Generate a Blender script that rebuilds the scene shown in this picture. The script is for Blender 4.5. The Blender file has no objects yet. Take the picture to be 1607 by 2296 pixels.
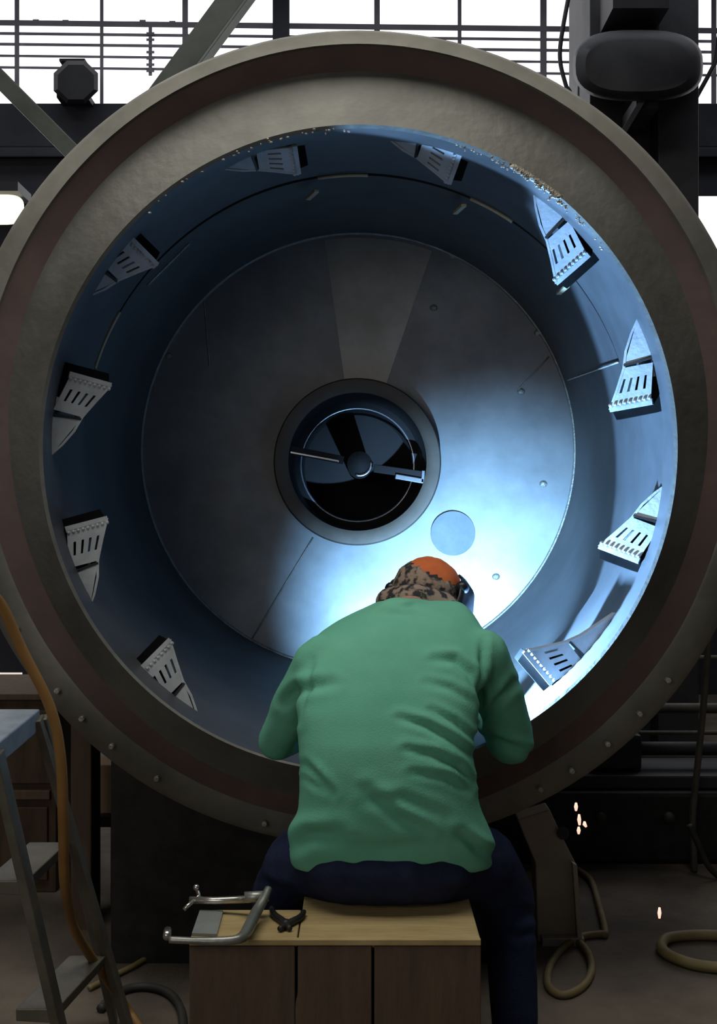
import bpy, bmesh, math, random
from mathutils import Vector, Matrix, noise
random.seed(7)
sc = bpy.context.scene
COL = sc.collection
F, CX, CY, H = 2600.0, 803.5, 1148.0, 1.46
def P(px, py, Y):                       # point at depth Y in front of the lens
    return Vector(((px-CX)*Y/F, Y, H-(py-CY)*Y/F))
def PZ(px, py, z):                      # point on the level z
    Y = F*(H-z)/(py-CY)
    return Vector(((px-CX)*Y/F, Y, z))
ORG = {}
# ------------------------------------------------------------------ materials
MATS = {}
def mat(name, c1, c2=None, rough=.6, metal=0., scale=6., detail=5., lo=.35, hi=.65, bump=0., bscale=None, stretch=(1,1,1),
        emit=None, estr=0., spec=.5, aniso=0.):
    if name in MATS: return MATS[name]
    m = bpy.data.materials.new(name); m.use_nodes = True
    nt = m.node_tree; N = nt.nodes; L = nt.links
    b = N['Principled BSDF']
    b.inputs['Base Color'].default_value = (*c1, 1)
    b.inputs['Roughness'].default_value = rough
    b.inputs['Metallic'].default_value = metal
    b.inputs['Specular IOR Level'].default_value = spec
    if aniso: b.inputs['Anisotropic'].default_value = aniso
    tc = N.new('ShaderNodeTexCoord'); mp = N.new('ShaderNodeMapping'); mp.inputs['Scale'].default_value = stretch
    L.new(tc.outputs['Object'], mp.inputs['Vector'])
    if c2 is not None:
        nz = N.new('ShaderNodeTexNoise'); nz.inputs['Scale'].default_value = scale; nz.inputs['Detail'].default_value = detail
        nz.inputs['Roughness'].default_value = .62
        L.new(mp.outputs[0], nz.inputs['Vector'])
        cr = N.new('ShaderNodeValToRGB'); e = cr.color_ramp.elements
        e[0].position = lo; e[0].color = (*c1, 1); e[1].position = hi; e[1].color = (*c2, 1)
        L.new(nz.outputs['Fac'], cr.inputs[0]); L.new(cr.outputs[0], b.inputs['Base Color'])
    if bump:
        n2 = N.new('ShaderNodeTexNoise'); n2.inputs['Scale'].default_value = bscale or scale*4; n2.inputs['Detail'].default_value = 4
        L.new(mp.outputs[0], n2.inputs['Vector'])
        bp = N.new('ShaderNodeBump'); bp.inputs['Strength'].default_value = bump; bp.inputs['Distance'].default_value = .01
        L.new(n2.outputs['Fac'], bp.inputs['Height']); L.new(bp.outputs[0], b.inputs['Normal'])
    if emit:
        b.inputs['Emission Color'].default_value = (*emit, 1); b.inputs['Emission Strength'].default_value = estr
    if aniso:
        tg = N.new('ShaderNodeTangent'); tg.direction_type='RADIAL'; tg.axis='Y'; L.new(tg.outputs[0], b.inputs['Tangent'])
    MATS[name] = m
    return m
RING = mat('weathered_grey_steel', (.105,.103,.09), (.19,.188,.168), rough=.55, metal=.35, scale=2.2, bump=.25, bscale=30)
RIMM = mat('worn_rim_steel', (.15,.145,.125), (.25,.24,.21), rough=.6, metal=.2, scale=3, bump=.2, bscale=20)
BAND = mat('maroon_primer', (.11,.078,.075), (.15,.10,.09), rough=.8, scale=5, bump=.1, bscale=25)
SHELL = mat('dark_shell_steel', (.04,.036,.03), (.07,.06,.05), rough=.7, scale=3)
LINER = mat('brushed_liner_steel', (.075,.075,.078), (.112,.112,.116), rough=.5, metal=.45, scale=3, bump=.12, bscale=10)
PLATE = mat('ground_end_plate_steel', (.15,.15,.15), (.25,.25,.25), rough=.42, metal=.55, scale=2.5, bump=.05, bscale=6)
SECT = mat('painted_sheen_steel', (.24,.228,.20), (.36,.34,.31), rough=.4, metal=.5, scale=4, bump=.05, bscale=6)  # paler tone paints the reflection wedge on the end plate
WELD = mat('weld_bead', (.30,.28,.24), (.42,.39,.33), rough=.5, metal=.5, scale=30, bump=.6, bscale=120)
LIFT = mat('bright_lifter_steel', (.34,.36,.38), (.46,.48,.51), rough=.5, metal=.05, scale=14, bump=.15, bscale=60)
HUB = mat('rusty_hub_steel', (.085,.062,.045), (.12,.09,.068), rough=.6, metal=.3, scale=5, bump=.1)
HUBD = mat('dark_bore_steel', (.014,.010,.010), (.024,.017,.016), rough=.85, metal=.0, scale=5)
CHROME = mat('machined_shaft_steel', (.5,.5,.55), (.6,.6,.65), rough=.25, metal=.9, scale=9)
PATCH = mat('dull_round_patch', (.12,.135,.15), (.17,.18,.20), rough=.7, metal=.1, scale=9)
GREEN = mat('green_welding_cotton', (.155,.50,.345), (.185,.55,.385), rough=.9, scale=7, bump=.15, bscale=260, spec=.2)
JEAN = mat('navy_denim', (.012,.018,.045), (.022,.03,.075), rough=.9, scale=12, bump=.2, bscale=200, spec=.2)
SKIN = mat('skin', (.42,.24,.17), (.48,.28,.2), rough=.6, scale=12)
ORANGE = mat('orange_cotton', (.62,.13,.03), (.72,.17,.04), rough=.8, scale=20, bump=.1)
CAMO = mat('dark_tan_camouflage_cotton', (.025,.025,.03), (.34,.25,.19), rough=.9, scale=34, detail=2.5, lo=.45, hi=.56, bump=.2)
BLACK = mat('black_plastic', (.008,.008,.012), (.016,.016,.022), rough=.35, scale=9)
LEATHER = mat('dark_glove_leather', (.05,.04,.03), (.09,.07,.05), rough=.8, scale=20)
SHADEM = mat('shade_black', (.004,.004,.004), (.008,.008,.008), rough=1., scale=10, spec=.05)  # near-black that paints the shade beside the lifters
WTOP = mat('tan_plywood', (.36,.26,.115), (.50,.38,.18), rough=.7, scale=5, stretch=(1,6,1), bump=.2)
WSIDE = mat('brown_timber', (.085,.055,.035), (.125,.08,.05), rough=.8, scale=4, stretch=(6,6,1), bump=.2)
WDARK = mat('dark_brown_wood', (.05,.03,.018), (.09,.055,.03), rough=.8, scale=4, stretch=(5,5,1), bump=.2)
ZINC = mat('zinc_clamp_steel', (.25,.26,.24), (.38,.38,.35), rough=.4, metal=.7, scale=14, bump=.1)
SCREW = mat('polished_screw_steel', (.55,.52,.48), (.7,.67,.62), rough=.25, metal=.9, scale=20)
BLKST = mat('black_tool_steel', (.012,.012,.012), (.03,.03,.03), rough=.5, metal=.3, scale=14)
GPLATE = mat('grey_sheet_steel', (.26,.28,.28), (.33,.35,.35), rough=.5, metal=.3, scale=8)
ALU = mat('dull_aluminium', (.14,.13,.105), (.22,.20,.165), rough=.5, metal=.5, scale=8, bump=.1)
ALUB = mat('grey_blue_ladder_cap', (.26,.32,.40), (.36,.42,.50), rough=.5, metal=.2, scale=18)
HOSE = mat('ochre_rubber_hose', (.26,.13,.035), (.34,.18,.05), rough=.55, scale=8)
HOSEG = mat('faded_yellow_hose', (.22,.17,.07), (.32,.25,.12), rough=.6, scale=8)
HOSEB = mat('black_rubber_hose', (.02,.02,.02), (.04,.04,.035), rough=.6, scale=8)
FLOORM = mat('stained_concrete', (.085,.068,.05), (.19,.155,.12), rough=.85, scale=2.2, detail=9, bump=.35, bscale=45)
WALLM = mat('sooty_wall_paint', (.035,.036,.05), (.055,.055,.07), rough=.9, scale=1.5)
BEAMM = mat('slate_painted_steel', (.050,.052,.070), (.075,.078,.10), rough=.7, scale=3)
FRAME = mat('bloom_pale_steel', (.42,.40,.46), (.5,.48,.54), rough=.7, scale=5)  # even tone lifted to imitate window bloom on the bars
BRACEM = mat('green_grey_brace_paint', (.10,.115,.09), (.16,.17,.14), rough=.7, scale=4)
MACH = mat('dark_machine_paint', (.022,.024,.03), (.04,.042,.05), rough=.6, scale=5)
PIPE = mat('old_rack_pipe', (.07,.068,.055), (.12,.115,.095), rough=.6, metal=.3, scale=8)
STAND = mat('dusty_plate_steel', (.42,.37,.28), (.55,.48,.38), rough=.65, metal=.2, scale=5, bump=.2)
TAN = mat('tan_cardboard', (.30,.20,.12), (.36,.25,.16), rough=.9, scale=8)
PANE = mat('daylight_glass', (1,1,1), emit=(1,.985,1), estr=1.6, rough=.5)
LAMPE = mat('lamp_glow', (1,.95,.7), emit=(1,.95,.68), estr=1.5)
LOWP = mat('low_daylight_glass', (.9,.8,.7), emit=(1,.90,.80), estr=.85)
SPARK = mat('glowing_spark', (1,.6,.5), emit=(1,.55,.42), estr=1.3)
# ------------------------------------------------------------------ mesh builder
class MB:
    def __init__(s): s.v=[]; s.f=[]
    def add(s, vs, fs):
        o=len(s.v); s.v += [Vector(v) for v in vs]; s.f += [tuple(i+o for i in f) for f in fs]; return s
    def hexa(s, c):                      # eight corners: 4 front (ccw) + 4 back
        return s.add(c, [(0,1,2,3),(7,6,5,4),(0,4,5,1),(1,5,6,2),(2,6,7,3),(3,7,4,0)])
    def box(s, a, b, bev=0):
        (x0,y0,z0),(x1,y1,z1)=a,b
        return s.hexa([(x0,y0,z0),(x1,y0,z0),(x1,y0,z1),(x0,y0,z1),(x0,y1,z0),(x1,y1,z0),(x1,y1,z1),(x0,y1,z1)])
    def prism(s, pts, d):                # flat polygon pts extruded by vector d
        n=len(pts); d=Vector(d); pts=[Vector(p) for p in pts]
        return s.add(pts+[p+d for p in pts], [tuple(range(n)), tuple(range(2*n-1,n-1,-1))]+[(i,i+n,(i+1)%n+n,(i+1)%n) for i in range(n)])
    def bar(s, a, b, w, h, up=(0,0,1)):   # rectangular bar from a to b
        a=Vector(a); b=Vector(b); d=(b-a).normalized(); u=Vector(up)
        if abs(d.dot(u))>.99: u=Vector((0,1,0))
        x=d.cross(u).normalized(); y=x.cross(d).normalized()
        q=[-x*w/2-y*h/2, x*w/2-y*h/2, x*w/2+y*h/2, -x*w/2+y*h/2]
        return s.hexa([a+k for k in q]+[b+k for k in q])
    def tube(s, pts, r, n=10, closed=False, smooth=0, caps=True):
        pts=[Vector(p) for p in pts]
        rs = r if isinstance(r,(list,tuple)) else [r]*len(pts)
        if smooth:
            P2=[];R2=[]; m=len(pts)
            for i in range(m-(0 if closed else 1)):
                g=lambda k: pts[k%m] if closed else pts[max(0,min(m-1,k))]
                p0,p1,p2,p3=g(i-1),g(i),g(i+1),g(i+2); ra=rs[i%m]; rb=rs[(i+1)%m]
                for j in range(smooth):
                    t=j/smooth
                    P2.append(.5*((2*p1)+(p2-p0)*t+(2*p0-5*p1+4*p2-p3)*t*t+(3*p1-p0-3*p2+p3)*t**3)); R2.append(ra+(rb-ra)*t)
            if not closed: P2.append(pts[-1]); R2.append(rs[-1])
            pts,rs=P2,R2
        m=len(pts); vs=[]; fs=[]; prev=None
        for i,p in enumerate(pts):
            a=pts[(i-1)%m] if (closed or i>0) else p; b=pts[(i+1)%m] if (closed or i<m-1) else p
            d=(b-a).normalized()
            if prev is None:
                u=Vector((0,0,1)) if abs(d.z)<.9 else Vector((0,1,0)); x=d.cross(u).normalized()
            else:
                x=(prev-d*prev.dot(d)).normalized()
            prev=x; y=d.cross(x)
            for k in range(n):
                an=2*math.pi*k/n; vs.append(p+(x*math.cos(an)+y*math.sin(an))*rs[i])
        for i in range(m if closed else m-1):
            for k in range(n):
                A=i*n+k; B=i*n+(k+1)%n; C=((i+1)%m)*n+(k+1)%n; D=((i+1)%m)*n+k; fs.append((A,B,C,D))
        if not closed and caps: fs += [tuple(range(n-1,-1,-1)), tuple((m-1)*n+k for k in range(n))]
        return s.add(vs,fs)
    def loft(s, loops, closed=True, cap0=False, cap1=False):
        n=len(loops[0]); vs=[p for l in loops for p in l]; fs=[]
        for i in range(len(loops)-1):
            for k in range(n if closed else n-1):
                fs.append((i*n+k, i*n+(k+1)%n, (i+1)*n+(k+1)%n, (i+1)*n+k))
        if cap0: fs.append(tuple(range(n-1,-1,-1)))
        if cap1: fs.append(tuple((len(loops)-1)*n+k for k in range(n)))
        return s.add(vs,fs)
    def ball(s, c, r, n=10, m=7):
        c=Vector(c); r=Vector(r) if isinstance(r,(tuple,list,Vector)) else Vector((r,r,r)); vs=[]; fs=[]
        vs.append(c+Vector((0,0,r.z)))
        for i in range(1,m):
            a=math.pi*i/m
            for k in range(n):
                b=2*math.pi*k/n; vs.append(c+Vector((r.x*math.sin(a)*math.cos(b), r.y*math.sin(a)*math.sin(b), r.z*math.cos(a))))
        vs.append(c-Vector((0,0,r.z)))
        for k in range(n): fs.append((0,1+k,1+(k+1)%n))
        for i in range(m-2):
            for k in range(n): fs.append((1+i*n+k, 1+(i+1)*n+k, 1+(i+1)*n+(k+1)%n, 1+i*n+(k+1)%n))
        l=len(vs)-1
        for k in range(n): fs.append((l,1+(m-2)*n+(k+1)%n,1+(m-2)*n+k))
        return s.add(vs,fs)
    def limb(s, pts, rs, step=.014, sq=None):   # chain of overlapping balls
        for i in range(len(pts)-1):
            a,b=Vector(pts[i]),Vector(pts[i+1]); L=(b-a).length; n=max(1,int(L/min(step,.35*min(rs[i],rs[i+1]))))
            for j in range(n+1):
                t=j/n; s.ball(a.lerp(b,t), rs[i]+(rs[i+1]-rs[i])*t)
        return s
    def build(s, name, m, parent=None, smooth=False, origin=None, bevel=0, remesh=0, solid=0, fixn=True):
        po = ORG.get(parent, Vector((0,0,0))) if parent is not None else Vector((0,0,0))
        if origin is None and parent is None:
            lo=Vector([min(v[i] for v in s.v) for i in range(3)]); hi=Vector([max(v[i] for v in s.v) for i in range(3)])
            o=Vector(((lo.x+hi.x)/2,(lo.y+hi.y)/2,lo.z))
        else: o = Vector(origin) if origin is not None else po
        me=bpy.data.meshes.new(name); me.from_pydata([v-o for v in s.v],[],s.f); me.update()
        if fixn and not remesh:
            bm=bmesh.new(); bm.from_mesh(me); bmesh.ops.recalc_face_normals(bm,faces=bm.faces); bm.to_mesh(me); bm.free()
        ob=bpy.data.objects.new(name,me); COL.objects.link(ob)
        if remesh:
            md=ob.modifiers.new('r','REMESH'); md.mode='VOXEL'; md.voxel_size=remesh
            ms=ob.modifiers.new('s','SMOOTH'); ms.factor=.6; ms.iterations=6
            dg=bpy.context.evaluated_depsgraph_get(); me2=bpy.data.meshes.new_from_object(ob.evaluated_get(dg))
            ob.modifiers.clear(); ob.data=me2; me=me2; smooth=True
        if smooth:
            for p in me.polygons: p.use_smooth=True
        me.materials.clear(); me.materials.append(m)
        if bevel:
            b=ob.modifiers.new('b','BEVEL'); b.width=bevel; b.segments=2; b.limit_method='ANGLE'
        if solid:
            b=ob.modifiers.new('s','SOLIDIFY'); b.thickness=solid; b.offset=0
        ob.parent=parent; ob.location=o-po; ORG[ob]=o
        return ob
def thing(name, label, cat, loc, group=None):
    o=bpy.data.objects.new(name,None); COL.objects.link(o); o.location=loc; ORG[o]=Vector(loc); o.empty_display_size=.1
    return tag(o,label,cat,group)
def tag(o, label=None, cat=None, group=None, kind=None):
    if label: o['label']=label
    if cat: o['category']=cat
    if group: o['group']=group
    if kind: o['kind']=kind
    return o
def struct(o, label=None): return tag(o,label,kind='structure')
def smooth_angle(ob, a=40):
    for p in ob.data.polygons: p.use_smooth=True
    ob.data.set_sharp_from_angle(angle=math.radians(a))
# ------------------------------------------------------------------ camera
cam=bpy.data.cameras.new('camera'); co=bpy.data.objects.new('camera',cam); COL.objects.link(co)
co.location=(0,0,H); co.rotation_euler=(math.radians(90),0,0)
cam.sensor_fit='VERTICAL'; cam.sensor_height=24; cam.lens=24*F/2296; cam.clip_end=60
sc.camera=co
# ------------------------------------------------------------------ setting
struct(MB().box((-7,-2,-.1),(7,9.6,0)).build('floor',FLOORM), 'stained brown concrete workshop floor')
YW=9.0
def W(px,py,dy=0):                       # point on the far wall, which runs slightly askew
    return P(px,py,(YW+dy)*(1+(px-CX)*1.04e-5))
def wquad(mb,x0,y0,x1,y1,d0=0,d1=.08,s0=0,s1=0):   # box on the wall
    # heights slope with the wall line
    c=[W(x0,y1,d0),W(x1,y1,d0),W(x1,y0,d0),W(x0,y0,d0)]; e=[W(x0,y1,d1),W(x1,y1,d1),W(x1,y0,d1),W(x0,y0,d1)]
    return mb.hexa(c+e)
def hbar(mb,x0,x1,y,w,d0=-.03,d1=.03):   # y at the picture middle; follows the slant of the wall
    f=lambda x:y+(x-CX)*.0112
    c=[W(x0,f(x0)+w/2,d0),W(x1,f(x1)+w/2,d0),W(x1,f(x1)-w/2,d0),W(x0,f(x0)-w/2,d0)]
    e=[W(x0,f(x0)+w/2,d1),W(x1,f(x1)+w/2,d1),W(x1,f(x1)-w/2,d1),W(x0,f(x0)-w/2,d1)]
    mb.hexa(c+e)
# far wall below the windows with two low openings
wb=MB()
wquad(wb,-1100,410,-160,1600,.2,.35); wquad(wb,-160,575,2400,1508,.2,.35); wquad(wb,-160,410,1548,575,.2,.35)
wquad(wb,1640,410,2400,575,.2,.35); wquad(wb,-160,1508,-120,1600,.2,.35); wquad(wb,50,1508,2400,1600,.2,.35)
wquad(wb,-160,1558,50,1600,.2,.35)
w_=struct(wb.build('wall_back',WALLM),'dark sooty lower wall under the windows')
b_=MB(); wquad(b_,-1100,232,2700,330,-.15,.15); wquad(b_,-1100,330,2700,352,-.25,.25); wquad(b_,-1100,352,2700,440,-.1,.2)
struct(b_.build('trim_1',BEAMM,bevel=.01),'deep slate-grey girder running under the window band')
win=struct(wquad(MB(),-1100,-500,2700,240,.12,.14).build('window_1',PANE),'wide white-lit factory window band')
m1=MB()
for x,w in ((-330,12),(-150,8),(38,11),(228,8),(415,13),(845,13),(1030,9),(1218,15),(1410,9),(1600,12),(1790,9)): wquad(m1,x-w/2,-500,x+w/2,240,-.03,.05)
hbar(m1,-1100,2700,60,13)
hbar(m1,-1100,2700,-160,13)
m1.build('mullion',FRAME,win)
m2=MB()
for y,w in ((84,7),(108,7),(134,6),(160,6)): hbar(m2,-1100,2700,y,w,0,.03)
wquad(m2,333,60,341,170,-.04,.04)
for k in range(7): wquad(m2,328,72+k*14,346,78+k*14,-.05,.0)
m2.build('louver_bar',FRAME,win)
gr=MB()
for k in range(26): 
    x=60+k*13.3; hh=2+7*abs(noise.noise(Vector((k*.6,0,0))))*2; wquad(gr,x,52-hh,x+14,54,.0,.03)
for k in range(22):
    x=960+k*9; hh=1+7*abs(noise.noise(Vector((k*.7,3,0)))); wquad(gr,x,61-hh,x+10,62,.0,.03)
gr.build('sill_debris',FRAME,win)
w2=struct(wquad(MB(),1540,440,1650,580,.34,.36).build('window_2',PANE),'small bright window right of the drum')
w3=struct(wquad(MB(),-180,1500,60,1565,.36,.38).build('window_3',LOWP),'low bright opening at the left edge')
# posts and cross bracing
struct(MB().hexa([P(611,300,8.6),P(649,300,8.6),P(649,-500,8.6),P(611,-500,8.6),P(611,300,8.8),P(649,300,8.8),P(649,-500,8.8),P(611,-500,8.8)]).build('trim_2',BEAMM),'grey-blue upright post in front of the windows')
def strut(nm,a,b,Y,w,m,label):
    A=P(*a,Y);B=P(*b,Y); o=MB().bar(A,B,w,.07,up=(0,1,0)).add([],[])
    d=(B-A).normalized(); n=d.cross(Vector((0,1,0))).normalized()
    o.bar(A+n*w*.42+Vector((0,.08,0)),B+n*w*.42+Vector((0,.08,0)),.03,.14,up=(0,1,0))
    return struct(o.build(nm,m,bevel=.004),label)
strut('trim_3',(585,-90),(330,255),7.6,.155,BRACEM,'wide diagonal brace slanting down from the window top to the drum')
strut('trim_4',(310,278),(90,580),7.6,.155,BRACEM,'lower run of the wide diagonal brace beside the drum rim')
strut('trim_5',(-60,118),(175,355),7.9,.11,BRACEM,'narrow green-grey diagonal brace at upper left')
# ------------------------------------------------------------------ background things
t=thing('exhaust_fan','dark round eight-sided fan housing standing on the girder at upper left','fan',P(170,236,8.7))
def ngon(cx,cy,rx,ry,n,Y,ph=0): return [P(cx+rx*math.cos(2*math.pi*(k+ph)/n),cy-ry*math.sin(2*math.pi*(k+ph)/n),Y) for k in range(n)]
MB().loft([ngon(170,184,44,42,8,8.45,.5),ngon(170,184,54,52,8,8.5,.5),ngon(170,184,54,52,8,8.8,.5),ngon(170,184,40,40,8,8.95,.5)],cap0=True,cap1=True).build('housing',MACH,t)
MB().box(P(146,245,8.85),P(196,205,8.6)).build('mounting_foot',MACH,t)
MB().box(P(148,160,8.8),P(190,131,8.6)).build('cap',MACH,t)
# column with big drum-like housing, upper right
cl=MB(); cl.box(P(1345,2000,7.2),P(1478,-500,7.5)); cl.box(P(1322,2000,7.0),P(1346,-500,7.7)); cl.box(P(1476,2000,7.0),P(1497,-500,7.7))
struct(cl.build('trim_6',MACH,bevel=.006),'thick dark steel column at upper right')
t=thing('drum_housing','large dark rounded lozenge-shaped housing fixed across the upper right column','housing',P(1430,230,6.9))
def squ(cx,cy,rx,ry,Y,n=40,e=.72):
    r=[]
    for k in range(n):
        a=2*math.pi*k/n; c,s_=math.cos(a),math.sin(a); r.append(P(cx+rx*math.copysign(abs(c)**e,c),cy-ry*math.copysign(abs(s_)**e,s_),Y))
    return r
o=MB().loft([squ(1430,147,118,58,6.45),squ(1430,147,140,74,6.5),squ(1430,147,146,80,6.6),squ(1430,147,146,80,6.95)],cap0=True,cap1=True).build('housing',MACH,t); smooth_angle(o)
MB().box(P(1345,75,6.95),P(1500,-60,6.6)).build('upper_bracket',MACH,t)
MB().box(P(1395,290,6.95),P(1475,215,6.6)).build('lower_bracket',MACH,t)
MB().bar(P(1440,225,6.55),P(1395,300,6.55),.03,.03).build('stay',MACH,t)
def cable(name,pts,r,m,label,cat='cable',group=None,sm=8):
    return tag(MB().tube(pts,r,8,smooth=sm).build(name,m,smooth=True),label,cat,group)
cable('cable',[P(1285,-60,7.3),P(1262,60,7.3),P(1255,130,7.3),P(1268,190,7.3),P(1282,225,7.3),P(1300,380,7.3)],.014,MACH,'thin dark cable bowing left beside the upper right column')
cable('cable',[P(1302,-60,7.35),P(1303,60,7.35),P(1302,160,7.35),P(1298,215,7.35),P(1302,390,7.35)],.012,MACH,'straight thin dark cable hanging between the bowed cable and the column')
cable('cable',[P(1640,-40,7.2),P(1615,60,7.2),P(1605,130,7.2),P(1590,165,7.2),P(1552,235,7.2),P(1545,260,7.2)],.014,MACH,'dark cable curving down right of the lozenge-shaped housing')
# lamp at left
t=thing('hanging_lamp','glowing warm white lamp at the left edge above the drum side','lamp',P(5,505,7.5))
o=MB().loft([squ(0,470,40,26,7.3,e=.6),squ(0,470,54,34,7.35,e=.6),squ(0,470,54,34,7.45,e=.6)],cap0=True,cap1=True).build('diffuser',LAMPE,t); smooth_angle(o)
MB().box(P(-70,436,7.6),P(40,428,7.3)).build('shade',MACH,t)
t=thing('wooden_cabinet','dark brown wooden cabinet standing behind the step ladder','cabinet',(-1.35,4.6,0))
MB().box((-1.95,4.45,0),(-1.16,4.95,.74)).build('carcass',WDARK,t,bevel=.005)
MB().box((-1.97,4.43,.74),(-1.14,4.97,.765)).build('top',WSIDE,t,bevel=.004)
for k in range(3): MB().box((-1.9+k*.25,4.435,.42),(-1.67+k*.25,4.455,.70)).build('door',WDARK,t,bevel=.004)
MB().box((-1.93,4.43,.36),(-1.18,4.455,.395)).build('rail',WSIDE,t,bevel=.003)
for k in range(2): MB().box((-1.9+k*.37,4.435,.05),(-1.56+k*.37,4.455,.33)).build('door',WDARK,t,bevel=.004)
tag(MB().box(P(158,2180,4.05)-Vector((0,0,.0)),P(226,1600,4.2)).build('timber_post',WSIDE,bevel=.006),'square brown timber post standing upright left of the drum','post')
# parts rack at right
t=thing('pipe_rack','dark rack of horizontal pipes behind the drum at right','rack',(1.75,5.4,0))
for x in (.9,1.75,2.5):
    MB().bar((x,5.42,0),(x,5.42,1.15),.04,.04).build('post',PIPE,t,bevel=.004)
for y,r_ in ((1588,.024),(1643,.010),(1672,.010),(1697,.013),(1475,.012)):
    z=P(0,y,5.37).z; MB().tube([(.7,5.37,z),(2.6,5.37,z)],r_,10).build('rail',PIPE,t,smooth=True)
t=thing('machine_bed','black low machine bed on the floor below the pipe rack at lower right','machine',(1.7,5.0,0))
MB().box((.52,4.80,0),(3,5.25,.30)).build('base',BLKST,t,bevel=.02)
MB().box((.50,4.84,.30),(3,5.2,.36)).build('table',MACH,t,bevel=.01)
MB().box((.95,4.9,.36),(1.2,5.15,.52)).build('headstock',BLKST,t,bevel=.02)
MB().tube([(1.2,5.0,.44),(1.75,5.0,.44)],.03,12).build('spindle',MACH,t,smooth=True)
for k in range(3): MB().tube([(1.0+k*.28,4.81,.2),(1.0+k*.28,4.77,.2)],.022,14).build('knob',PIPE,t,smooth=True)
cable('standing_pipe',[P(1604,1380,4.7),P(1590,1430,4.7),P(1575,1600,4.7),P(1560,1750,4.7),P(1552,1840,4.7),P(1555,1915,4.7),P(1556,1953,4.7)],.014,PIPE,'thin slightly bent pipe standing up in front of the pipe rack','pipe')
cable('floor_hose',[P(1545,1850,4.6),P(1568,1900,4.6),P(1590,1945,4.6),P(1640,1990,4.6)],.012,HOSEB,'thin dark hose drooping below the standing pipe at the right edge','hose')
# ------------------------------------------------------------------ the drum
NS=160
def loop(cx,cy,rx,up,dn,Y,n=NS,Yb=None):
    r=[]
    for k in range(n):
        a=2*math.pi*k/n; s_=math.sin(a); r.append(P(cx+rx*math.cos(a), cy-(up if s_>=0 else dn)*s_, Y if Yb is None else Y+(Yb-Y)*(1-s_)/2))
    return r
AX=lambda Y: (1.640+(Y-3.34)*.046)     # height of the drum axis
def circ(R,Y,n=NS,cx=0.,dz=0.): return [Vector((cx+R*math.cos(2*math.pi*k/n),Y,AX(Y)+dz+R*math.sin(2*math.pi*k/n))) for k in range(n)]
drum=thing('steel_drum','huge open-ended steel drum lying on its side with slotted lifters inside','drum',(0,4.2,0))
A0=loop(803,1005,703,710,716,3.345); A1=loop(803,1004,707,716,722,3.325); A2=loop(803,1003,716,724,728,3.318)
B0=loop(803,942,784,782,856,3.385)
C0=loop(803,948,842,846,892,3.335,Yb=3.425); C1=loop(803,950,848,852,898,3.322,Yb=3.428)
D0=loop(803,978,896,905,908,3.35,Yb=3.445); D1=loop(803,983,908,915,912,3.385,Yb=3.47)
E0=circ(1.165,3.6); E1=circ(1.15,5.25); E2=circ(.98,5.3)
def wob(l,amp,fr,seed):
    o=[]
    for k,p in enumerate(l):
        n_=noise.noise(Vector((math.cos(2*math.pi*k/len(l))*fr,math.sin(2*math.pi*k/len(l))*fr,seed)))
        o.append(p+Vector((p.x,0,p.z-1.63)).normalized()*amp*n_)
    return o
o=MB().loft([A1,A2,wob(loop(803,985,740,745,770,3.345),.004,6,1),B0]).build('front_ring',RING,drum); smooth_angle(o,50)
o=MB().loft([B0,wob(C0,.003,5,2)]).build('recessed_band',BAND,drum); smooth_angle(o,50)
o=MB().loft([wob(C0,.003,5,2),C1,D0,D1,E0]).build('outer_rim',RIMM,drum); smooth_angle(o,45)
o=MB().loft([E0,E1,E2]).build('outer_shell',SHELL,drum); smooth_angle(o)
LI=loop(803,1005,617,617,617,3.87)
o=MB().loft([A1,A0,[a.lerp(b,.3) for a,b in zip(A0,LI)],[a.lerp(b,.65) for a,b in zip(A0,LI)],LI]).build('front_liner',LINER,drum); smooth_angle(o,60)
LJ=circ(.935,3.936); LK=[Vector(p) for p in loop(803,1010,486,487,490,5.07)]
GR=[Vector((p.x*1.035,3.873,AX(3.873)+(p.z-AX(3.873))*1.035)) for p in LI]; GS=[Vector((p.x,3.935,p.z+.003)) for p in GR]; GT=circ(.935,3.936)
o=MB().loft([LI,GR,GS,GT]).build('shade_groove',HUBD,drum)  # dark groove standing in for the shadow at the liner step
o=MB().loft([LJ,[a.lerp(b,.5) for a,b in zip(LJ,LK)],LK]).build('rear_liner',LINER,drum); smooth_angle(o,60)
# conical end plate
HC=P(801,1035,4.99); hx=HC.x
def hc(R,Y,n=NS,): return [Vector((hx+R*math.cos(2*math.pi*k/n),Y,HC.z+R*math.sin(2*math.pi*k/n))) for k in range(n)]
PC=hc(.34,5.12)
o=MB().loft([LK]+[[a.lerp(b,t) for a,b in zip(LK,PC)] for t in (.2,.4,.6,.8)]+[PC]).build('end_plate',PLATE,drum); smooth_angle(o,60)
plate=o
ka,kb=int(160*70/360),int(160*99/360)
def seg(t,w): return [a.lerp(b,t)+Vector((0,-.004,0)) for a,b in list(zip(LK,PC))[ka+w:kb+1-w]]
MB().loft([seg(.03,0),seg(.35,0),seg(.7,0),seg(.98,0)],closed=False).build('sheen_sector',SECT,drum,smooth=True)['label']='lighter end plate sector above the hub, reflection wedge put into its colour'  # overlay carrying the reflection wedge in its colour
o=MB().tube([p+Vector((0,-.004,0)) for p in LK],.009,6,closed=True).build('weld_bead',WELD,drum,smooth=True)
def onplate(px,py):
    best=None
    # intersect the view ray with the cone by stepping
    for i in range(400):
        Y=5.0+.25*i/400; p=P(px,py,Y); 
        f=min(1,(Y-5.07)/.05)
        cz=(1-f)*P(803,1010,5.07).z+f*HC.z; R=(1-f)*.948+f*.34
        if math.hypot(p.x-hx*f,p.z-cz)>=R: return p
    return P(px,py,5.1)
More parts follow.
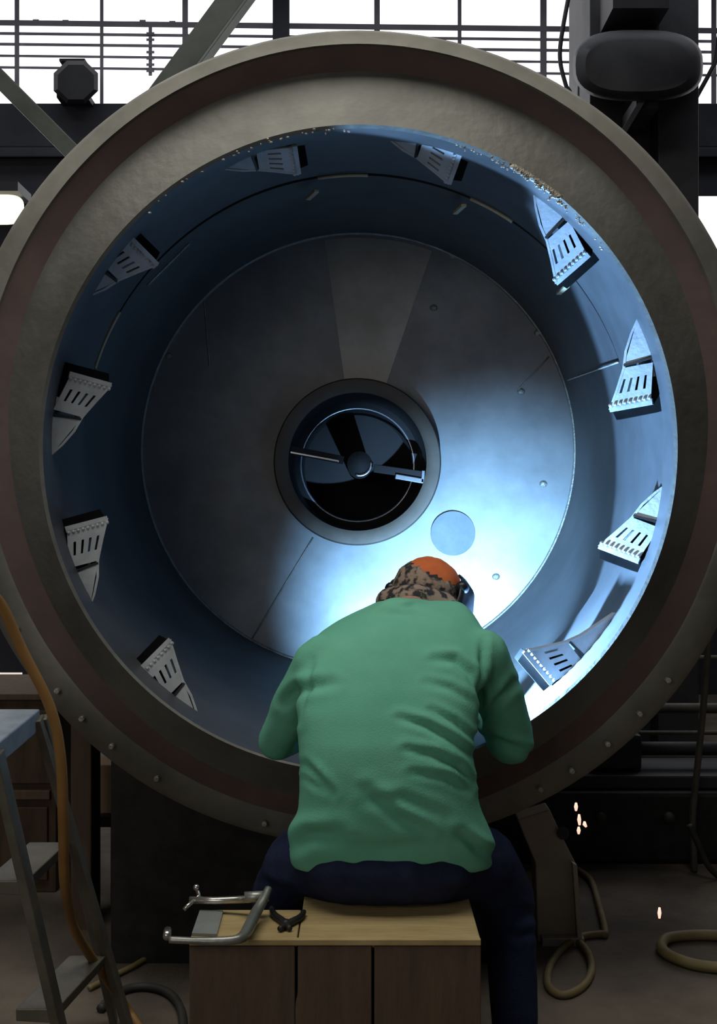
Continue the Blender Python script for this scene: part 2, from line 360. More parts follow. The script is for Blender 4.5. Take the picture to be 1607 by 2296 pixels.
for (a,b) in (((702,1205),(560,1440)),((455,640),(470,820)),((1160,875),(1230,800))):
    pts=[onplate(a[0]+(b[0]-a[0])*t/6,a[1]+(b[1]-a[1])*t/6)+Vector((0,-.003,0)) for t in range(7)]
    MB().tube(pts,.0035,6).build('weld_bead',WELD,drum,smooth=True)
# long seams along the wall
def wallpt(px,py,Rr=.930):
    lo,hi=3.3,5.2
    for i in range(50):
        Y=(lo+hi)/2; p=P(px,py,Y)
        if math.hypot(p.x,p.z-AX(Y))<Rr: lo=Y
        else: hi=Y
    return P(px,py,Y-.02)
for (a,b) in (((1272,852),(1385,812)),((425,545),(330,640)),):
    MB().tube([wallpt(a[0]+(b[0]-a[0])*t/6,a[1]+(b[1]-a[1])*t/6) for t in range(7)],.004,6).build('weld_bead',WELD,drum,smooth=True)
YEL=mat('bare_yellowish_edge',(.55,.45,.28),(.65,.55,.36),rough=.5,scale=30)
for (a0,a1,) in ((88,98.5),(56,66),(150,163)):  # bare bright spots along the liner edge
    pts=[]
    for i in range(9):
        an=math.radians(a0+(a1-a0)*i/8); pts.append(P(803+617*math.cos(an),1005-612*math.sin(an),3.86))
    MB().tube(pts,.0055,6).build('bare_edge',YEL,drum,smooth=True)
for (px,py) in ((700,438),(1030,470),(1262,650)):
    MB().bar(wallpt(px-10,py+8,.9),wallpt(px+10,py-10,.9),.018,.01).build('cleat',YEL,drum,bevel=.002)
# rough weld spatter on top edge of the opening
sp=MB()
for i in range(120):
    an=math.radians(random.choice((random.uniform(38,72),random.uniform(90,132),random.uniform(45,66))))
    rr=random.gauss(713,3); p=P(803+rr*.99*math.cos(an),1003-rr*math.sin(an),3.316)
    sp.ball(p,(random.uniform(.002,.006),.003,random.uniform(.002,.004)),6,4)
for i in range(26):
    an=math.radians(61-i*.38); rr=719; sp.ball(P(803+rr*math.cos(an),1003-rr*math.sin(an),3.32),(.013,.005,.008+.003*noise.noise(Vector((i*.9,0,0)))),8,5)
sp.build('weld_spatter',WELD,drum,smooth=True)['kind']='stuff'
# bolts round the rim, lower half
for an in (-152,-141,-135.5,-129.5,-121.3,-104,-56.6,-62,-50,-43.5,-37):
    a=math.radians(an); c=P(803+868*math.cos(a),1003-868*math.sin(a),3.335+.095*(1-math.sin(a))/2)
    MB().tube([c+Vector((0,.03,0)),c+Vector((0,-.014,0))],.009,6).build('bolt',WELD,drum,bevel=.002)
# lugs on the plate edge
for px,py in ((1015,572),(768,522),(1206,746),(378,798),(1218,1085),(1112,1293),(972,690),(1168,878)):
    p=onplate(px,py); MB().ball(p,(.018,.012,.015),8,5).build('lug',WELD,drum,smooth=True)
PD=onplate(1015,1196); 
o=MB().loft([[PD+Vector((.098*math.cos(a*math.pi/20),-.012-.02*math.sin(a*math.pi/20)*0,.098*math.sin(a*math.pi/20))) for a in range(40)],[PD+Vector((.098*math.cos(a*math.pi/20),.03,.098*math.sin(a*math.pi/20))) for a in range(40)]],cap0=True).build('round_patch',PATCH,drum)
# hub
def hub(R,Y): return hc(R,Y,96)
o=MB().loft([hub(.360,5.13),hub(.362,5.01),hub(.355,4.99),hub(.318,4.99),hub(.298,5.0)]).build('hub_ring',HUB,drum); smooth_angle(o,35); hubo=o
o=MB().loft([hub(.298,5.0),hub(.290,5.35),hub(.262,5.36),hub(.262,5.75),hub(.0,5.76)]).build('hub_bore',HUBD,drum); smooth_angle(o,35)
o=MB().tube([p for p in hub(.262,5.36)],.008,6,closed=True).build('bore_lip',CHROME,drum,smooth=True)
sc_=P(806,1040,5.1)
MB().tube([sc_,sc_+Vector((0,.6,0))],.055,24).build('shaft',HUBD,drum,smooth=True)
MB().tube([sc_+Vector((.052*math.cos(a),-.002,.052*math.sin(a))) for a in [math.radians(q) for q in range(-110,16,10)]],.008,6).build('shaft_collar',CHROME,drum,smooth=True)
MB().bar(P(648,1008,5.03),P(770,1032,5.03),.02,.035,up=(0,0,1)).build('spider_arm',HUBD,drum,bevel=.003)
MB().bar(P(650,1014,5.02),P(760,1034,5.02),.012,.012).build('arm_edge',CHROME,drum,bevel=.003)
MB().bar(P(838,1050,5.03),P(950,1066,5.03),.02,.035).build('spider_arm',HUBD,drum,bevel=.003)
MB().bar(P(886,1068,5.01),P(950,1079,5.01),.014,.022).build('arm_edge',CHROME,drum,bevel=.003)
MB().bar(P(949,1055,5.01),P(947,1082,5.01),.014,.014).build('arm_tip',CHROME,drum,bevel=.002)
# lifters
K=3.46/F
def lv(r,t,y=0): return Vector((r*K,y,-t*K))
def lifter(cpx,cpy,tilt=0,dp=.15,gl=1.0,Y=3.46,sc_=1.0):
    c=P(cpx,cpy,Y); ax=P(803,1005,Y)
    th=math.atan2(c.z-ax.z,c.x-ax.x)
    parts=[]
    g=MB()
    g.prism([lv(46,-150*gl,-.003),lv(62,-62,-.003),lv(-4,-57,-.003)],(0,.008,0))
    # outer foot that meets the wall
    g.bar(lv(60,-60,.03),lv(40,34,.05),.012,.05,up=(0,1,0))
    bk=MB(); bk.prism([lv(40,-48,.014),lv(-30,24,.014),lv(-56,34,.014),lv(-50,60,.014),lv(72,64,.014),lv(84,-48,.014)],(0,.06,0))  # black block painting in the shade behind and beside the plate
    s_=MB(); fr=[(46,-152*gl),(22,-120*gl),(2,-85),(-10,-50),(-34,-8),(-60,34)]
    L1=[lv(r,t,-.004) for r,t in fr]; L2=[lv(r+3,t,dp) for r,t in fr]; L3=[lv(r+8,t,dp) for r,t in fr]; L4=[lv(r+6,t,-.004) for r,t in fr]
    s_.loft([L1,L2,L3,L4,L1],closed=False)
    # slotted plate
    u=[0,.13,.20,.34,.41,.55,.62,.77,.84,1]; v=[0,.3,.66,1]; pl=MB(); vs=[]
    for vv in v:
        for uu in u:
            t=-50+80*vv; r0=-8-48*vv; r1=58-22*vv; vs.append(lv(r0+(r1-r0)*uu,t+ (4*uu),0))
    fs=[]
    for j in range(3):
        for i in range(9):
            if j==1 and i in (1,3,5,7): continue
            fs.append((j*10+i,j*10+i+1,(j+1)*10+i+1,(j+1)*10+i))
    pl.add(vs,fs)
    te=MB(); te.bar(lv(-58,33,.006),lv(38,38,.006),.018,.018,up=(0,1,0))
    for k in range(9):
        q=k/8.; te.ball(lv(-54+88*q,25+4*q,-.002),.006,6,4)
    cr=MB().bar(lv(-6,-55,-.002),lv(58,-57,-.002),.007,.006,up=(0,1,0))
    M=Matrix.Translation(c)@Matrix.Rotation(-th,4,'Y')@Matrix.Rotation(-tilt,4,'Z')@Matrix.Scale(sc_,4)
    for mb in (g,s_,pl,te,cr,bk): mb.v=[M@v_ for v_ in mb.v]
    ob=g.build('lifter',LIFT,drum)
    s_.build('side_strip',LIFT,ob,smooth=False); pl.build('slotted_plate',LIFT,ob,solid=.006); te.build('toothed_edge',LIFT,ob); cr.build('cross_lip',BLKST,ob); bk.build('shade_block',SHADEM,ob)
R_=math.radians
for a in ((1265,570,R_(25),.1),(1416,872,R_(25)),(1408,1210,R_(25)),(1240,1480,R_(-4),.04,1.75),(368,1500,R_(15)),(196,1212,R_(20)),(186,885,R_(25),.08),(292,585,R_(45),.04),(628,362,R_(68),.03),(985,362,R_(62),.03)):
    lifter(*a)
# support stand under the drum, right
t=thing('drum_stand','dusty bent steel plate leg propping the drum, right of the seated person','stand',PZ(1250,2112,0))
Yd=F*H/(2112-CY)
pl=[(1160,1838),(1232,1815),(1262,1880),(1290,1935),(1300,2110),(1205,2112),(1200,1935)]
MB().prism([P(x,y,Yd) for x,y in pl],(0,.10,0)).build('leg_plate',STAND,t,bevel=.004)
MB().prism([P(x,y,Yd-.005) for x,y in ((1280,1930),(1290,1935),(1302,2110),(1292,2111))],(0,-.03,0)).build('edge_flange',STAND,t)
MB().tube([P(1262,1868,Yd-.02),P(1262,1868,Yd)],.022,10).build('bolt',BLKST,t)
MB().box(P(1195,2114,Yd+.16),P(1310,2104,Yd-.04)).build('foot',STAND,t,bevel=.003)
t=thing('added_dark_cradle','low steel cradle under the drum, added in black to fill the dark there','cradle',(-.2,4.3,0))  # cradle added in black to fill the dark under the drum
cm=MB(); ns=24; top=[]
for k in range(ns+1):
    x=-.80+1.22*k/ns; top.append((x,min(.74,1.66-math.sqrt(max(0,1.165**2-x*x))-.004)))
for yy in (3.75,4.75):
    cm=MB().prism([(-.80,yy,0)]+[(x,yy,z) for x,z in top]+[(.42,yy,0)],(0,.06,0)); cm.build('saddle_plate',BLKST,t)
MB().box((-.78,3.81,0),(.40,4.75,.30)).build('base_frame',BLKST,t,bevel=.01)
# ------------------------------------------------------------------ person
pr=thing('person','person in green shirt, navy trousers and orange-topped cap, sitting bent forward into the drum','person',(.08,2.95,0))
secs=[ # py, back Y, left px, right px, depth, exponent
 (1968,2.755,656,1102,.20),(1940,2.735,646,1107,.23),(1905,2.722,648,1105,.25),(1850,2.705,668,1080,.26),(1800,2.70,672,1068,.26),(1740,2.70,672,1062,.26),
 (1680,2.71,668,1062,.26),(1610,2.735,664,1072,.26),(1550,2.765,666,1086,.26),(1500,2.80,672,1096,.27),(1460,2.835,690,1096,.27),
 (1430,2.87,718,1088,.26),(1405,2.905,752,1075,.25),(1385,2.94,790,1062,.23),(1368,2.98,822,1046,.20),(1355,3.02,846,1030,.17)]
def ell(cx,yb,dep,hw,z,n=40,e=.82):
    r=[]
    for k in range(n):
        a=2*math.pi*k/n; c,s_=math.cos(a),math.sin(a)
        r.append(Vector((cx+hw*math.copysign(abs(c)**e,c), yb+dep/2+dep/2*math.copysign(abs(s_)**e,s_), z)))
    return r
tl=[]
for py,yb,l,r,d in secs:
    z=P(0,py,yb).z; Ym=yb+d/2; tl.append(ell(((l+r)/2-CX)*Ym/F,yb,d,(r-l)/2*Ym/F,z))
sh=MB().loft(tl,cap0=True,cap1=True)
LS,LE,LH=P(712,1490,2.93),P(620,1662,3.09),P(760,1600,3.30)
RS,RE,RH=P(1082,1470,2.95),P(1145,1660,3.08),P(1085,1560,3.34)
sh.limb([P(730,1480,2.93),LS,P(664,1575,3.0),LE],[.07,.066,.060,.052]); sh.limb([LE,P(668,1645,3.2),LH],[.052,.048,.042])
sh.limb([P(1040,1470,2.95),RS,P(1122,1570,3.02),RE],[.07,.068,.066,.064]); sh.limb([RE,P(1110,1620,3.22),RH],[.064,.052,.042])
sh.limb([P(890,1425,3.03),P(935,1405,3.12)],[.10,.078])      # collar
shirt=sh.build('shirt',GREEN,pr,remesh=.009)
# folds pressed into the cloth
folds=[([(975,1478),(1019,1480),(1054,1509),(1080,1561)],9,.012),([(958,1530),(1010,1544),(1058,1574)],8,.006),
 ([(897,1609),(954,1626),(1010,1657),(1058,1692)],8,.011),([(967,1591),(1019,1618),(1063,1657)],7,.007),
 ([(910,1679),(975,1692),(1028,1718),(1058,1757)],8,.011),([(923,1731),(1001,1744),(1054,1774)],8,.009),
 ([(823,1774),(888,1831),(954,1866)],13,.012),([(684,1713),(714,1744),(745,1779)],8,.009),([(684,1744),(723,1774)],7,.007),
 ([(636,1580),(671,1545),(745,1532)],11,.012),([(658,1901),(692,1875),(758,1870)],16,.014),([(1030,1870),(1071,1905),(1102,1918)],11,.014),
 ([(1084,1430),(1081,1500),(1078,1622)],7,.010),([(1088,1600),(1135,1552),(1155,1530)],9,.010),([(1085,1650),(1130,1668),(1190,1690)],9,.010),
 ([(700,1480),(690,1530),(668,1620)],8,.007),([(820,1800),(900,1790),(1000,1830)],12,.006),([(880,1352),(905,1362),(930,1358)],5,.005),
 ([(846,1375),(920,1376),(1000,1395)],7,.004),([(740,1890),(860,1905),(980,1890)],14,.005)]
def foldd(me,org,folds):
    me.calc_loop_triangles(); nv=[v.normal.copy() for v in me.vertices]
    for i,v in enumerate(me.vertices):
        n=nv[i]
        if n.y>.35: continue
        w=v.co+org; px=CX+w.x*F/w.y; py=CY+(H-w.z)*F/w.y; D=0
        for pts,wd,am in folds:
            best=1e9;sg=1;tt=0;m=len(pts)-1
            for j in range(m):
                ax,ay=pts[j];bx,by=pts[j+1]; dx,dy=bx-ax,by-ay; L2=dx*dx+dy*dy
                t=max(0,min(1,((px-ax)*dx+(py-ay)*dy)/L2)); qx,qy=px-ax-t*dx,py-ay-t*dy; d=math.hypot(qx,qy)
                if d<best: best=d; sg=1 if (dx*qy-dy*qx)>0 else -1; tt=(j+t)/m
            if best<wd*5:
                tp=math.sin(math.pi*min(1,max(0,.12+.76*tt)))
                s_=best*sg; D+=am*tp*(-math.exp(-(best/wd)**2)+.75*math.exp(-((s_+2.0*wd)/wd/1.1)**2)+.25*math.exp(-((s_-2.2*wd)/wd)**2))
        D+=.0025*noise.noise(Vector((w.x*9,w.y*9,w.z*14)))
        v.co+=n*D
foldd(shirt.data,ORG[shirt],folds)
# body (continuous), mostly under the clothes
HD=P(958,1340,3.38)
bd=MB()
bd.limb([(.08,2.86,.64),(.08,2.86,.80),(.075,2.90,.95),(.08,2.98,1.06)],[.12,.105,.11,.10]); bd.limb([(-.04,2.87,.62),(.19,2.87,.62)],[.085,.085])
bd.limb([P(905,1400,3.08),P(930,1372,3.2),HD+Vector((-.01,-.03,-.02))],[.062,.058,.06])
bd.ball(HD,(.076,.098,.094),16,12); bd.ball(HD+Vector((.025,.075,-.055)),(.05,.05,.055),12,9)
bd.ball(HD+Vector((.035,.125,-.04)),(.013,.02,.018)); 
for s_ in (-1,1): bd.ball(HD+Vector((s_*.078,0,-.01)),(.01,.022,.03))
bd.limb([(-.05,2.98,1.05),LS],[.055,.05]); bd.limb([LS,P(664,1575,3.0),LE],[.048,.044,.038]); bd.limb([LE,P(668,1645,3.2),LH],[.038,.035,.027])
bd.limb([(.2,2.98,1.05),RS],[.055,.05]); bd.limb([RS,P(1122,1570,3.02),RE],[.048,.046,.04]); bd.limb([RE,P(1110,1620,3.22),RH],[.04,.036,.027])
LK_,LA=(-.215,3.13,.425),(-.23,3.10,.10); RK_,RA=(.395,3.10,.43),(.408,3.03,.10)
for k_,a_,hx_,md_ in ((LK_,LA,-.03,(-.15,3.02,.545)),(RK_,RA,.19,(.32,3.02,.545))):
    bd.limb([(hx_,2.88,.60),md_,k_],[.075,.062,.05]); bd.limb([k_,a_],[.052,.036]); bd.limb([a_,(a_[0],a_[1]+.13,.05)],[.038,.032])
ARC=Vector((.24,3.36,.90))
LW=P(840,1560,3.37); 
def hand(root,tgt,sd,mb,k=1.0):
    root=Vector(root); d=(Vector(tgt)-root).normalized(); side=d.cross(Vector((0,0,1))).normalized(); up=side.cross(d).normalized()
    palm=root+d*.055; mb.limb([root,root+d*.03,palm+d*.02],[.026*k,.028*k,.027*k],step=.008)
    for j,(off,ln) in enumerate(((-.030,.072),(-.010,.082),(.011,.077),(.030,.060))):
        b0=palm+side*off*.9+d*.02; q=[b0,b0+d*ln*.42-up*.006,b0+d*ln*.72-up*.024,b0+d*ln*.72-up*.05]
        mb.limb(q,[.0105*k,.0098*k,.009*k,.008*k],step=.004)
    b0=root+d*.02+side*sd*.022; mb.limb([b0,b0+side*sd*.028+d*.03-up*.012,b0+side*sd*.018+d*.058-up*.03],[.013*k,.011*k,.009*k],step=.004)
lw=LH+(ARC-LH)*.22; bd.limb([LH,lw],[.027,.024]); hand(lw,ARC,1,bd)
hand(RH,ARC+Vector((.05,0,.05)),-1,bd)
body=bd.build('body',SKIN,pr,remesh=.0055)
gl=MB(); hand(lw,ARC,1,gl,1.28); gl.build('glove',LEATHER,pr,remesh=.005)
gl=MB(); hand(RH,ARC+Vector((.05,0,.05)),-1,gl,1.28); gl.build('glove',LEATHER,pr,remesh=.005)
# trousers
tr=MB()
for q in ((-.02,2.855),(.04,2.845),(.10,2.845),(.17,2.855)): tr.ball((q[0],q[1],.605),(.125,.125,.105),14,10)
tr.ball((.08,2.86,.68),(.2,.10,.09),14,10)
tr.limb([(-.04,2.87,.600),(-.15,3.02,.545),LK_],[.105,.095,.075]); tr.limb([LK_,(LA[0],LA[1],.13)],[.074,.066])
tr.limb([(.19,2.87,.600),(.32,3.02,.545),RK_],[.105,.096,.078]); tr.limb([RK_,(.405,3.06,.28),(RA[0],RA[1],.13)],[.076,.068,.064])
tro=tr.build('trousers',JEAN,pr,remesh=.009)
foldd(tro.data,ORG[tro],[([(1110,1990),(1150,2040),(1195,2050)],10,.008),([(1120,2080),(1160,2100),(1205,2090)],9,.006),([(960,2010),(1040,1995),(1090,1970)],12,.006),([(590,1975),(620,1990),(660,2000)],9,.006)])
for a_ in (LA,RA):
    bo=MB(); bo.limb([(a_[0],a_[1],.15),(a_[0],a_[1],.06)],[.055,.052]); bo.limb([(a_[0],a_[1]-.02,.045),(a_[0]+.0,a_[1]+.08,.045),(a_[0],a_[1]+.17,.038)],[.045,.048,.038])
    bo.build('boot',LEATHER,pr,remesh=.008)
# cap: orange crown and camouflage sides, ear/neck flap, black welding helmet
def dome(c,r,test,n=48,m=32,thick=1.0):
    mb=MB(); g={}; vs=[]; 
    for i in range(m+1):
        a=math.pi*i/m
        for k in range(n):
            b=2*math.pi*k/n; d=Vector((math.sin(a)*math.cos(b),math.sin(a)*math.sin(b),math.cos(a)))
            wr=1+.03*noise.noise(d*4); vs.append((d,c+Vector((d.x*r.x,d.y*r.y,d.z*r.z))*wr))
    fs=[]
    for i in range(m):
        for k in range(n):
            q=(i*n+k,i*n+(k+1)%n,(i+1)*n+(k+1)%n,(i+1)*n+k)
            dd=sum((vs[j][0] for j in q),Vector())/4
            if test(dd.normalized()): fs.append(q)
    mb.add([v[1] for v in vs],fs); return mb
UP=Vector((.12,.22,.95)).normalized()
OR_=Vector((.42,-.05,.9)).normalized()
FW=Vector((.55,.62,-.56)).normalized()
HC_=HD+Vector((0,0,.012))
o=dome(HC_,Vector((.100,.116,.106)),lambda d:d.dot(OR_)>.50).build('cap_crown',ORANGE,pr,smooth=True,solid=.004); o['label']='orange crown of the cap'
o=dome(HC_,Vector((.103,.118,.107)),lambda d:d.dot(OR_)<=.58 and d.dot(UP)>-.45 and d.dot(FW)<.75).build('cap_side',CAMO,pr,smooth=True,solid=.005); o['label']='dark and tan camouflage side of the cap'
nf=MB(); nf.limb([HD+Vector((-.055,-.05,-.015)),HD+Vector((.0,-.085,-.035)),HD+Vector((.055,-.06,-.05))],[.050,.056,.052]); nf.limb([P(876,1352,3.26),P(930,1362,3.20),P(985,1378,3.22),P(1022,1392,3.28)],[.046,.068,.066,.042]); nf.build('neck_flap',CAMO,pr,remesh=.006)
# helmet shell wraps the face side
hu=(UP-FW*UP.dot(FW)).normalized(); hs=FW.cross(hu).normalized()
hm=MB(); lp=[]
for v,rr in ((-.19,.095),(-.15,.118),(-.08,.128),(-.01,.128),(.04,.118),(.06,.10)):
    row=[]
    for k in range(25):
        a=math.radians(-105+210*k/24); row.append(HD+hu*v+FW*(math.cos(a)*rr*1.05-.0)+hs*(math.sin(a)*rr*1.10))
    lp.append(row)
hm.loft(lp,closed=False)
hel=hm.build('welding_helmet',BLACK,pr,smooth=True,solid=.005)
pv=[HD+hs*s_*.128-FW*.02+hu*.02 for s_ in (-1,1)]
for p in pv: MB().ball(p,.02,10,7).build('pivot_knob',BLACK,hel,smooth=True)
MB().bar(HD+FW*.150+hu*.02-hs*.05,HD+FW*.150+hu*.02+hs*.05,.05,.012,up=FW).build('lens',BLKST,hel)
# ------------------------------------------------------------------ wooden seat box and things on it
t=thing('wooden_box','low brown timber box with a tan top that the person sits on','box',(-.04,2.8,0))
x0,x1=P(424,0,2.6).x,P(1078,0,2.6).x; xa,xb=P(664,0,2.6).x,P(836,0,2.6).x
MB().box((x0,2.615,.478),(xa+.001,2.80,.5)).build('top_board',WTOP,t,bevel=.003)
MB().box((xa+.004,2.612,.478),(x1,2.90,.5)).build('top_board',WTOP,t,bevel=.003)
MB().box((x0,2.598,.488),(x1,2.612,.502)).build('edge_lip',WTOP,t,bevel=.002)
for a,b in ((x0,xa-.003),(xa+.003,xb-.003),(xb+.003,x1)): MB().box((a,2.60,0),(b,2.625,.486)).build('front_board',WSIDE,t,bevel=.003)
MB().box((x1-.03,2.626,0),(x1,2.87,.476)).build('side_board',WSIDE,t); MB().box((x0,2.626,0),(x0+.03,2.79,.476)).build('side_board',WSIDE,t)
MB().box((xa+.01,2.872,0),(x1-.035,2.895,.476)).build('back_board',WSIDE,t)
zt=.5
tag(MB().prism([PZ(430,2098,zt+.001),PZ(486,2100,zt+.001),PZ(500,2047,zt+.001),PZ(448,2045,zt+.001)],(0,0,.006)).build('steel_plate',GPLATE),'small grey steel plate lying on the left end of the box','plate')
t=thing('c_clamp','large steel C-clamp lying on the left end of the wooden box','clamp',PZ(500,2090,zt+.007))
zc=zt+.030
def Z(px,py,z=zc): return PZ(px,py,z)
fr=MB(); pts=[Z(602,1992,zc+.035),Z(592,2015,zc+.02),Z(572,2050),Z(556,2082),Z(543,2101),Z(520,2108),Z(470,2110),Z(425,2109),Z(380,2107)]
fr.tube(pts,[.009,.011,.014,.014,.012,.010,.009,.008,.008],8,smooth=5); fr.build('frame',ZINC,t,smooth=True)
MB().tube([Z(548,2012,zc+.02),Z(602,2009,zc+.02)],.013,12).build('threaded_boss',ZINC,t,smooth=True)
MB().tube([Z(425,2018,zc),Z(480,2019,zc),Z(560,2016,zc+.01)],.0085,10).build('screw',SCREW,t,smooth=True)
MB().tube([Z(440,1991,zc+.02),Z(447,2010,zc+.0),Z(424,2028,zc),Z(412,2040,zc-.01)],.005,8).build('tommy_bar',SCREW,t,smooth=True)
MB().ball(Z(440,1990,zc+.022),.008,8,6).build('bar_end',SCREW,t,smooth=True)
MB().tube([Z(374,2100,zc),Z(376,2086,zc)],.009,12).build('swivel_pad',SCREW,t,smooth=True)
t=thing('pliers','black-handled open pliers lying on the box beside the clamp','pliers',PZ(642,2070,zt))
zp=zt+.009
MB().tube([PZ(608,2036,zp),PZ(616,2052,zp),PZ(634,2066,zp),PZ(650,2082,zp)],[.006,.008,.009,.006],8,smooth=5).build('handle',BLKST,t,smooth=True)
MB().tube([PZ(681,2044,zp),PZ(674,2056,zp),PZ(652,2068,zp),PZ(626,2083,zp)],[.006,.008,.009,.006],8,smooth=5).build('handle',BLKST,t,smooth=True)
MB().ball(PZ(641,2070,zp+.001),(.011,.013,.010),10,7).build('pivot',BLKST,t,smooth=True)
# ------------------------------------------------------------------ step ladder, hoses
t=thing('step_ladder','dull aluminium step ladder with a blue-grey top cap at the left edge','ladder',(-.72,2.95,0))
r1=[P(-8,1690,2.64),P(50,1975,2.70),P(120,2262,2.75)]; r2=[P(85,1610,2.98),P(143,1888,3.02),P(230,2142,3.12)]
def ext(a,b,z): return a+(b-a)*((z-a.z)/(b.z-a.z))
A1_=ext(r1[1],r1[2],0.0); A2_=ext(r2[1],r2[2],0.0)
MB().bar(r1[0],A1_,.022,.055,up=(0,1,0)).build('rail',ALU,t,bevel=.003)
MB().bar(r2[0],A2_,.022,.045,up=(0,1,0)).build('rail',ALU,t,bevel=.003)
b1=r1[0]+Vector((-.03,.02,0)); b2=r2[0]+Vector((.01,.02,0))
MB().bar(b2,PZ(250,2290,0) if False else Vector((-.70,3.32,0.0)),.02,.03,up=(0,1,0)).build('rear_leg',ALU,t,bevel=.003)
MB().bar(b1,Vector((-.95,2.75,0.0)),.02,.03,up=(0,1,0)).build('rear_leg',ALU,t,bevel=.003)
for i,(p,q) in enumerate(((r1[1],r2[1]),(r1[2],r2[2]))):
    MB().hexa([p+Vector((-.0,.0,-.035)),q+Vector((-.0,0,-.035)),q+Vector((.01,0,.0)),p+Vector((.01,0,0)),p+Vector((-.09,.0,-.03)),q+Vector((-.09,0,-.03)),q+Vector((-.09,0,.0)),p+Vector((-.09,0,0))]).build('step',ALU,t,bevel=.003)
MB().hexa([r1[0]+Vector((0,-.03,-.035)),r2[0]+Vector((0,.02,-.035)),r2[0]+Vector((0,.02,.02)),r1[0]+Vector((0,-.03,.02)),r1[0]+Vector((-.14,-.03,-.03)),r2[0]+Vector((-.14,.02,-.03)),r2[0]+Vector((-.14,.02,.02)),r1[0]+Vector((-.14,-.03,.02))]).build('top_cap',ALUB,t,bevel=.004)
cable('air_hose',[P(-60,1290,2.5),P(0,1352,2.55),P(52,1462,2.58),P(112,1585,2.6),P(136,1700,2.62),P(142,1850,2.66),P(146,1990,2.76),P(170,2090,2.95),P(232,2185,3.15),P(285,2262,3.3),P(330,2330,3.22)],.0125,HOSE,'ochre hose hanging down in front of the step ladder','hose')
fz=.012
cable('floor_hose',[PZ(x,y,fz) for x,y in ((200,2215),(250,2190),(300,2165),(345,2140),(400,2125))],.009,HOSEG,'thin pale hose on the floor between the ladder and the wooden box','hose')
cable('floor_hose',[PZ(x,y,.014) for x,y in ((225,2262),(265,2225),(320,2212),(375,2225),(405,2262),(412,2320))],.013,HOSEB,'black hose arched on the floor left of the wooden box','hose')
cable('floor_hose',[PZ(x,y,fz) for x,y in ((1295,1950),(1325,1975),(1343,2030),(1357,2090),(1345,2094),(1305,2100),(1262,2125),(1233,2165),(1228,2205),(1245,2226),(1270,2230),(1305,2212),(1325,2180),(1322,2145),(1300,2115),(1270,2104),(1215,2102))],.0125,HOSEG,'faded yellow hose looped on the floor right of the seated person','hose')
cable('floor_hose',[PZ(x,y,.02) for x,y in ((1640,2098),(1560,2096),(1500,2102),(1483,2118),(1492,2136),(1530,2154),(1580,2166),(1660,2172))],.018,HOSEG,'thick brown hose curled on the floor at the right edge','hose')
# tan carton behind the post
tag(MB().box(P(228,1812,4.5),P(268,1715,4.35)).build('carton',TAN,bevel=.004),'small tan carton seen between the brown post and the drum','carton')
t_=thing('trestle','dark low trestle that carries the tan carton','trestle',(-.98,4.45,0))
zz=P(0,1812,4.42).z
MB().box((-1.10,4.3,zz-.04),(-.89,4.62,zz)).build('top',BLKST,t_)
for x in (-1.09,-.925):
    for y in (4.33,4.57): MB().box((x,y,0),(x+.03,y+.03,zz-.04)).build('leg',BLKST,t_)
# sparks in the air
for x,y,dx,dy,lb in ((1291,1809,0,9,'upper white weld spark falling below the drum at right'),(1298,1838,2,12,'largest pink weld spark in the cluster beside the drum stand'),(1310,1848,8,6,'pink weld spark at the right of the cluster beside the drum stand'),(1297,1862,0,8,'lowest weld spark of the cluster beside the drum stand'),(1478,2047,0,12,'single pinkish weld spark low over the floor near the right hose')):
    tag(MB().tube([P(x,y-dy,3.2),P(x,y,3.2),P(x+dx*.5,y+dy,3.2)],[.003,.0055,.003],8).build('weld_spark',SPARK,smooth=True),lb,'spark','weld sparks in the air')
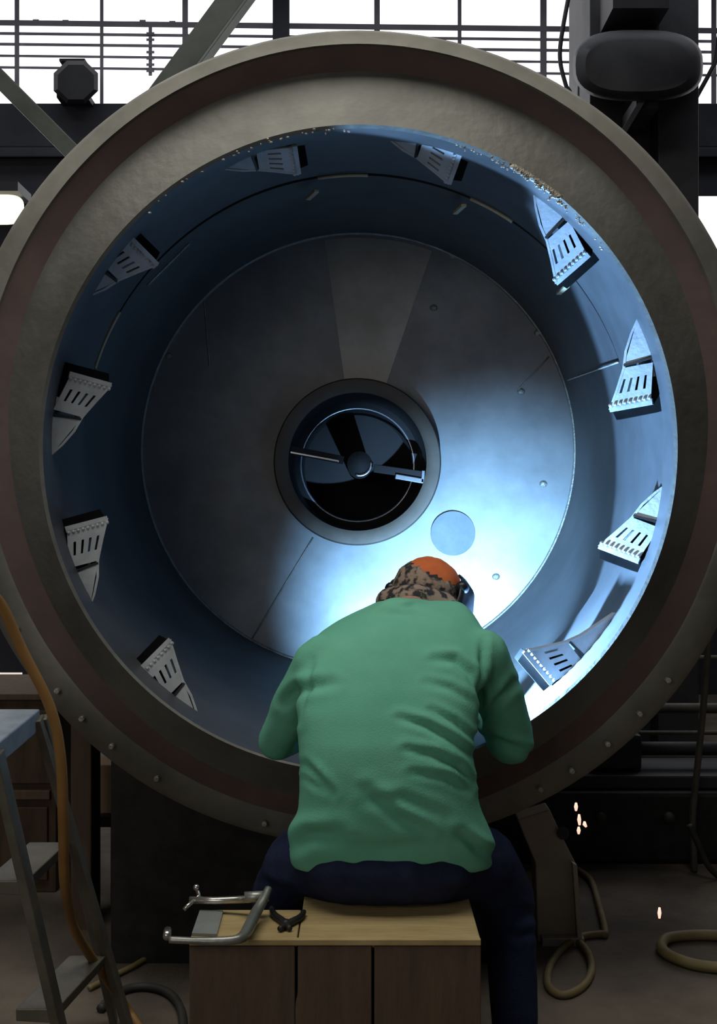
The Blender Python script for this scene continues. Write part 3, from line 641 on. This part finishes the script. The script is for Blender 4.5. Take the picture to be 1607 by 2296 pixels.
# ------------------------------------------------------------------ light
def area(name,loc,rot,sx,sy,e,c):
    l=bpy.data.lights.new(name,'AREA'); l.shape='RECTANGLE'; l.size=sx; l.size_y=sy; l.energy=e; l.color=c
    o=bpy.data.objects.new(name,l); COL.objects.link(o); o.location=loc; o.rotation_euler=rot; return o
area('overhead_light',(-.6,2.15,5.2),(0,0,0),4.0,1.6,100,(1,.97,.88))
area('overhead_light',(0,6.6,5.6),(0,0,0),7,1.6,38,(.92,.94,1))  # unseen overhead light added to brighten the beams and window bars
area('front_fill',(-2.2,-1.6,2.4),(R_(84),0,R_(-28)),2.4,2.0,29,(1,.97,.92))  # unseen fill added behind the lens for shirt, ring and box
area('plate_fill',(.25,-1.2,2.45),(R_(88),0,0),.6,.6,1.2,(1,.96,.88))  # unseen light added to raise a reflection on the end plate
area('window_daylight',(0,8.6,3.9),(R_(-72),0,0),9,1.2,60,(.95,.97,1))
def arc(name,loc,ax,half,blend,e,c):
    l=bpy.data.lights.new(name,'SPOT'); l.energy=e; l.color=c; l.spot_size=R_(half*2); l.spot_blend=blend; l.shadow_soft_size=.008
    o=bpy.data.objects.new(name,l); COL.objects.link(o); o.location=loc
    o.rotation_euler=Vector(ax).to_track_quat('-Z','Y').to_euler(); return o
LARC=Vector((.30,3.455,.92))
arc('weld_arc_spot',LARC,onplate(1090,1375)-LARC,33,.9,680,(.27,.58,1.0))
arc('weld_arc_spot',LARC,(.85,-.2,.50),54,.10,480,(.25,.54,1.0))
arc('weld_arc_spot',Vector((.42,3.375,.93)),(-.05,-.5,1),29,.1,300,(.27,.55,1.0))  # extra spot beside the arc, added to light the top lip
w=bpy.data.worlds.new('world'); sc.world=w; w.use_nodes=True
w.node_tree.nodes['Background'].inputs[0].default_value=(.9,.9,1,1); w.node_tree.nodes['Background'].inputs[1].default_value=.032
sc.view_settings.view_transform='Standard'; sc.view_settings.look='None'; sc.view_settings.exposure=0; sc.view_settings.gamma=1
sc.view_settings.use_curve_mapping=False
sc.cycles.use_denoising=True; sc.cycles.max_bounces=6; sc.cycles.diffuse_bounces=2; sc.cycles.caustics_reflective=False; sc.cycles.sample_clamp_indirect=4
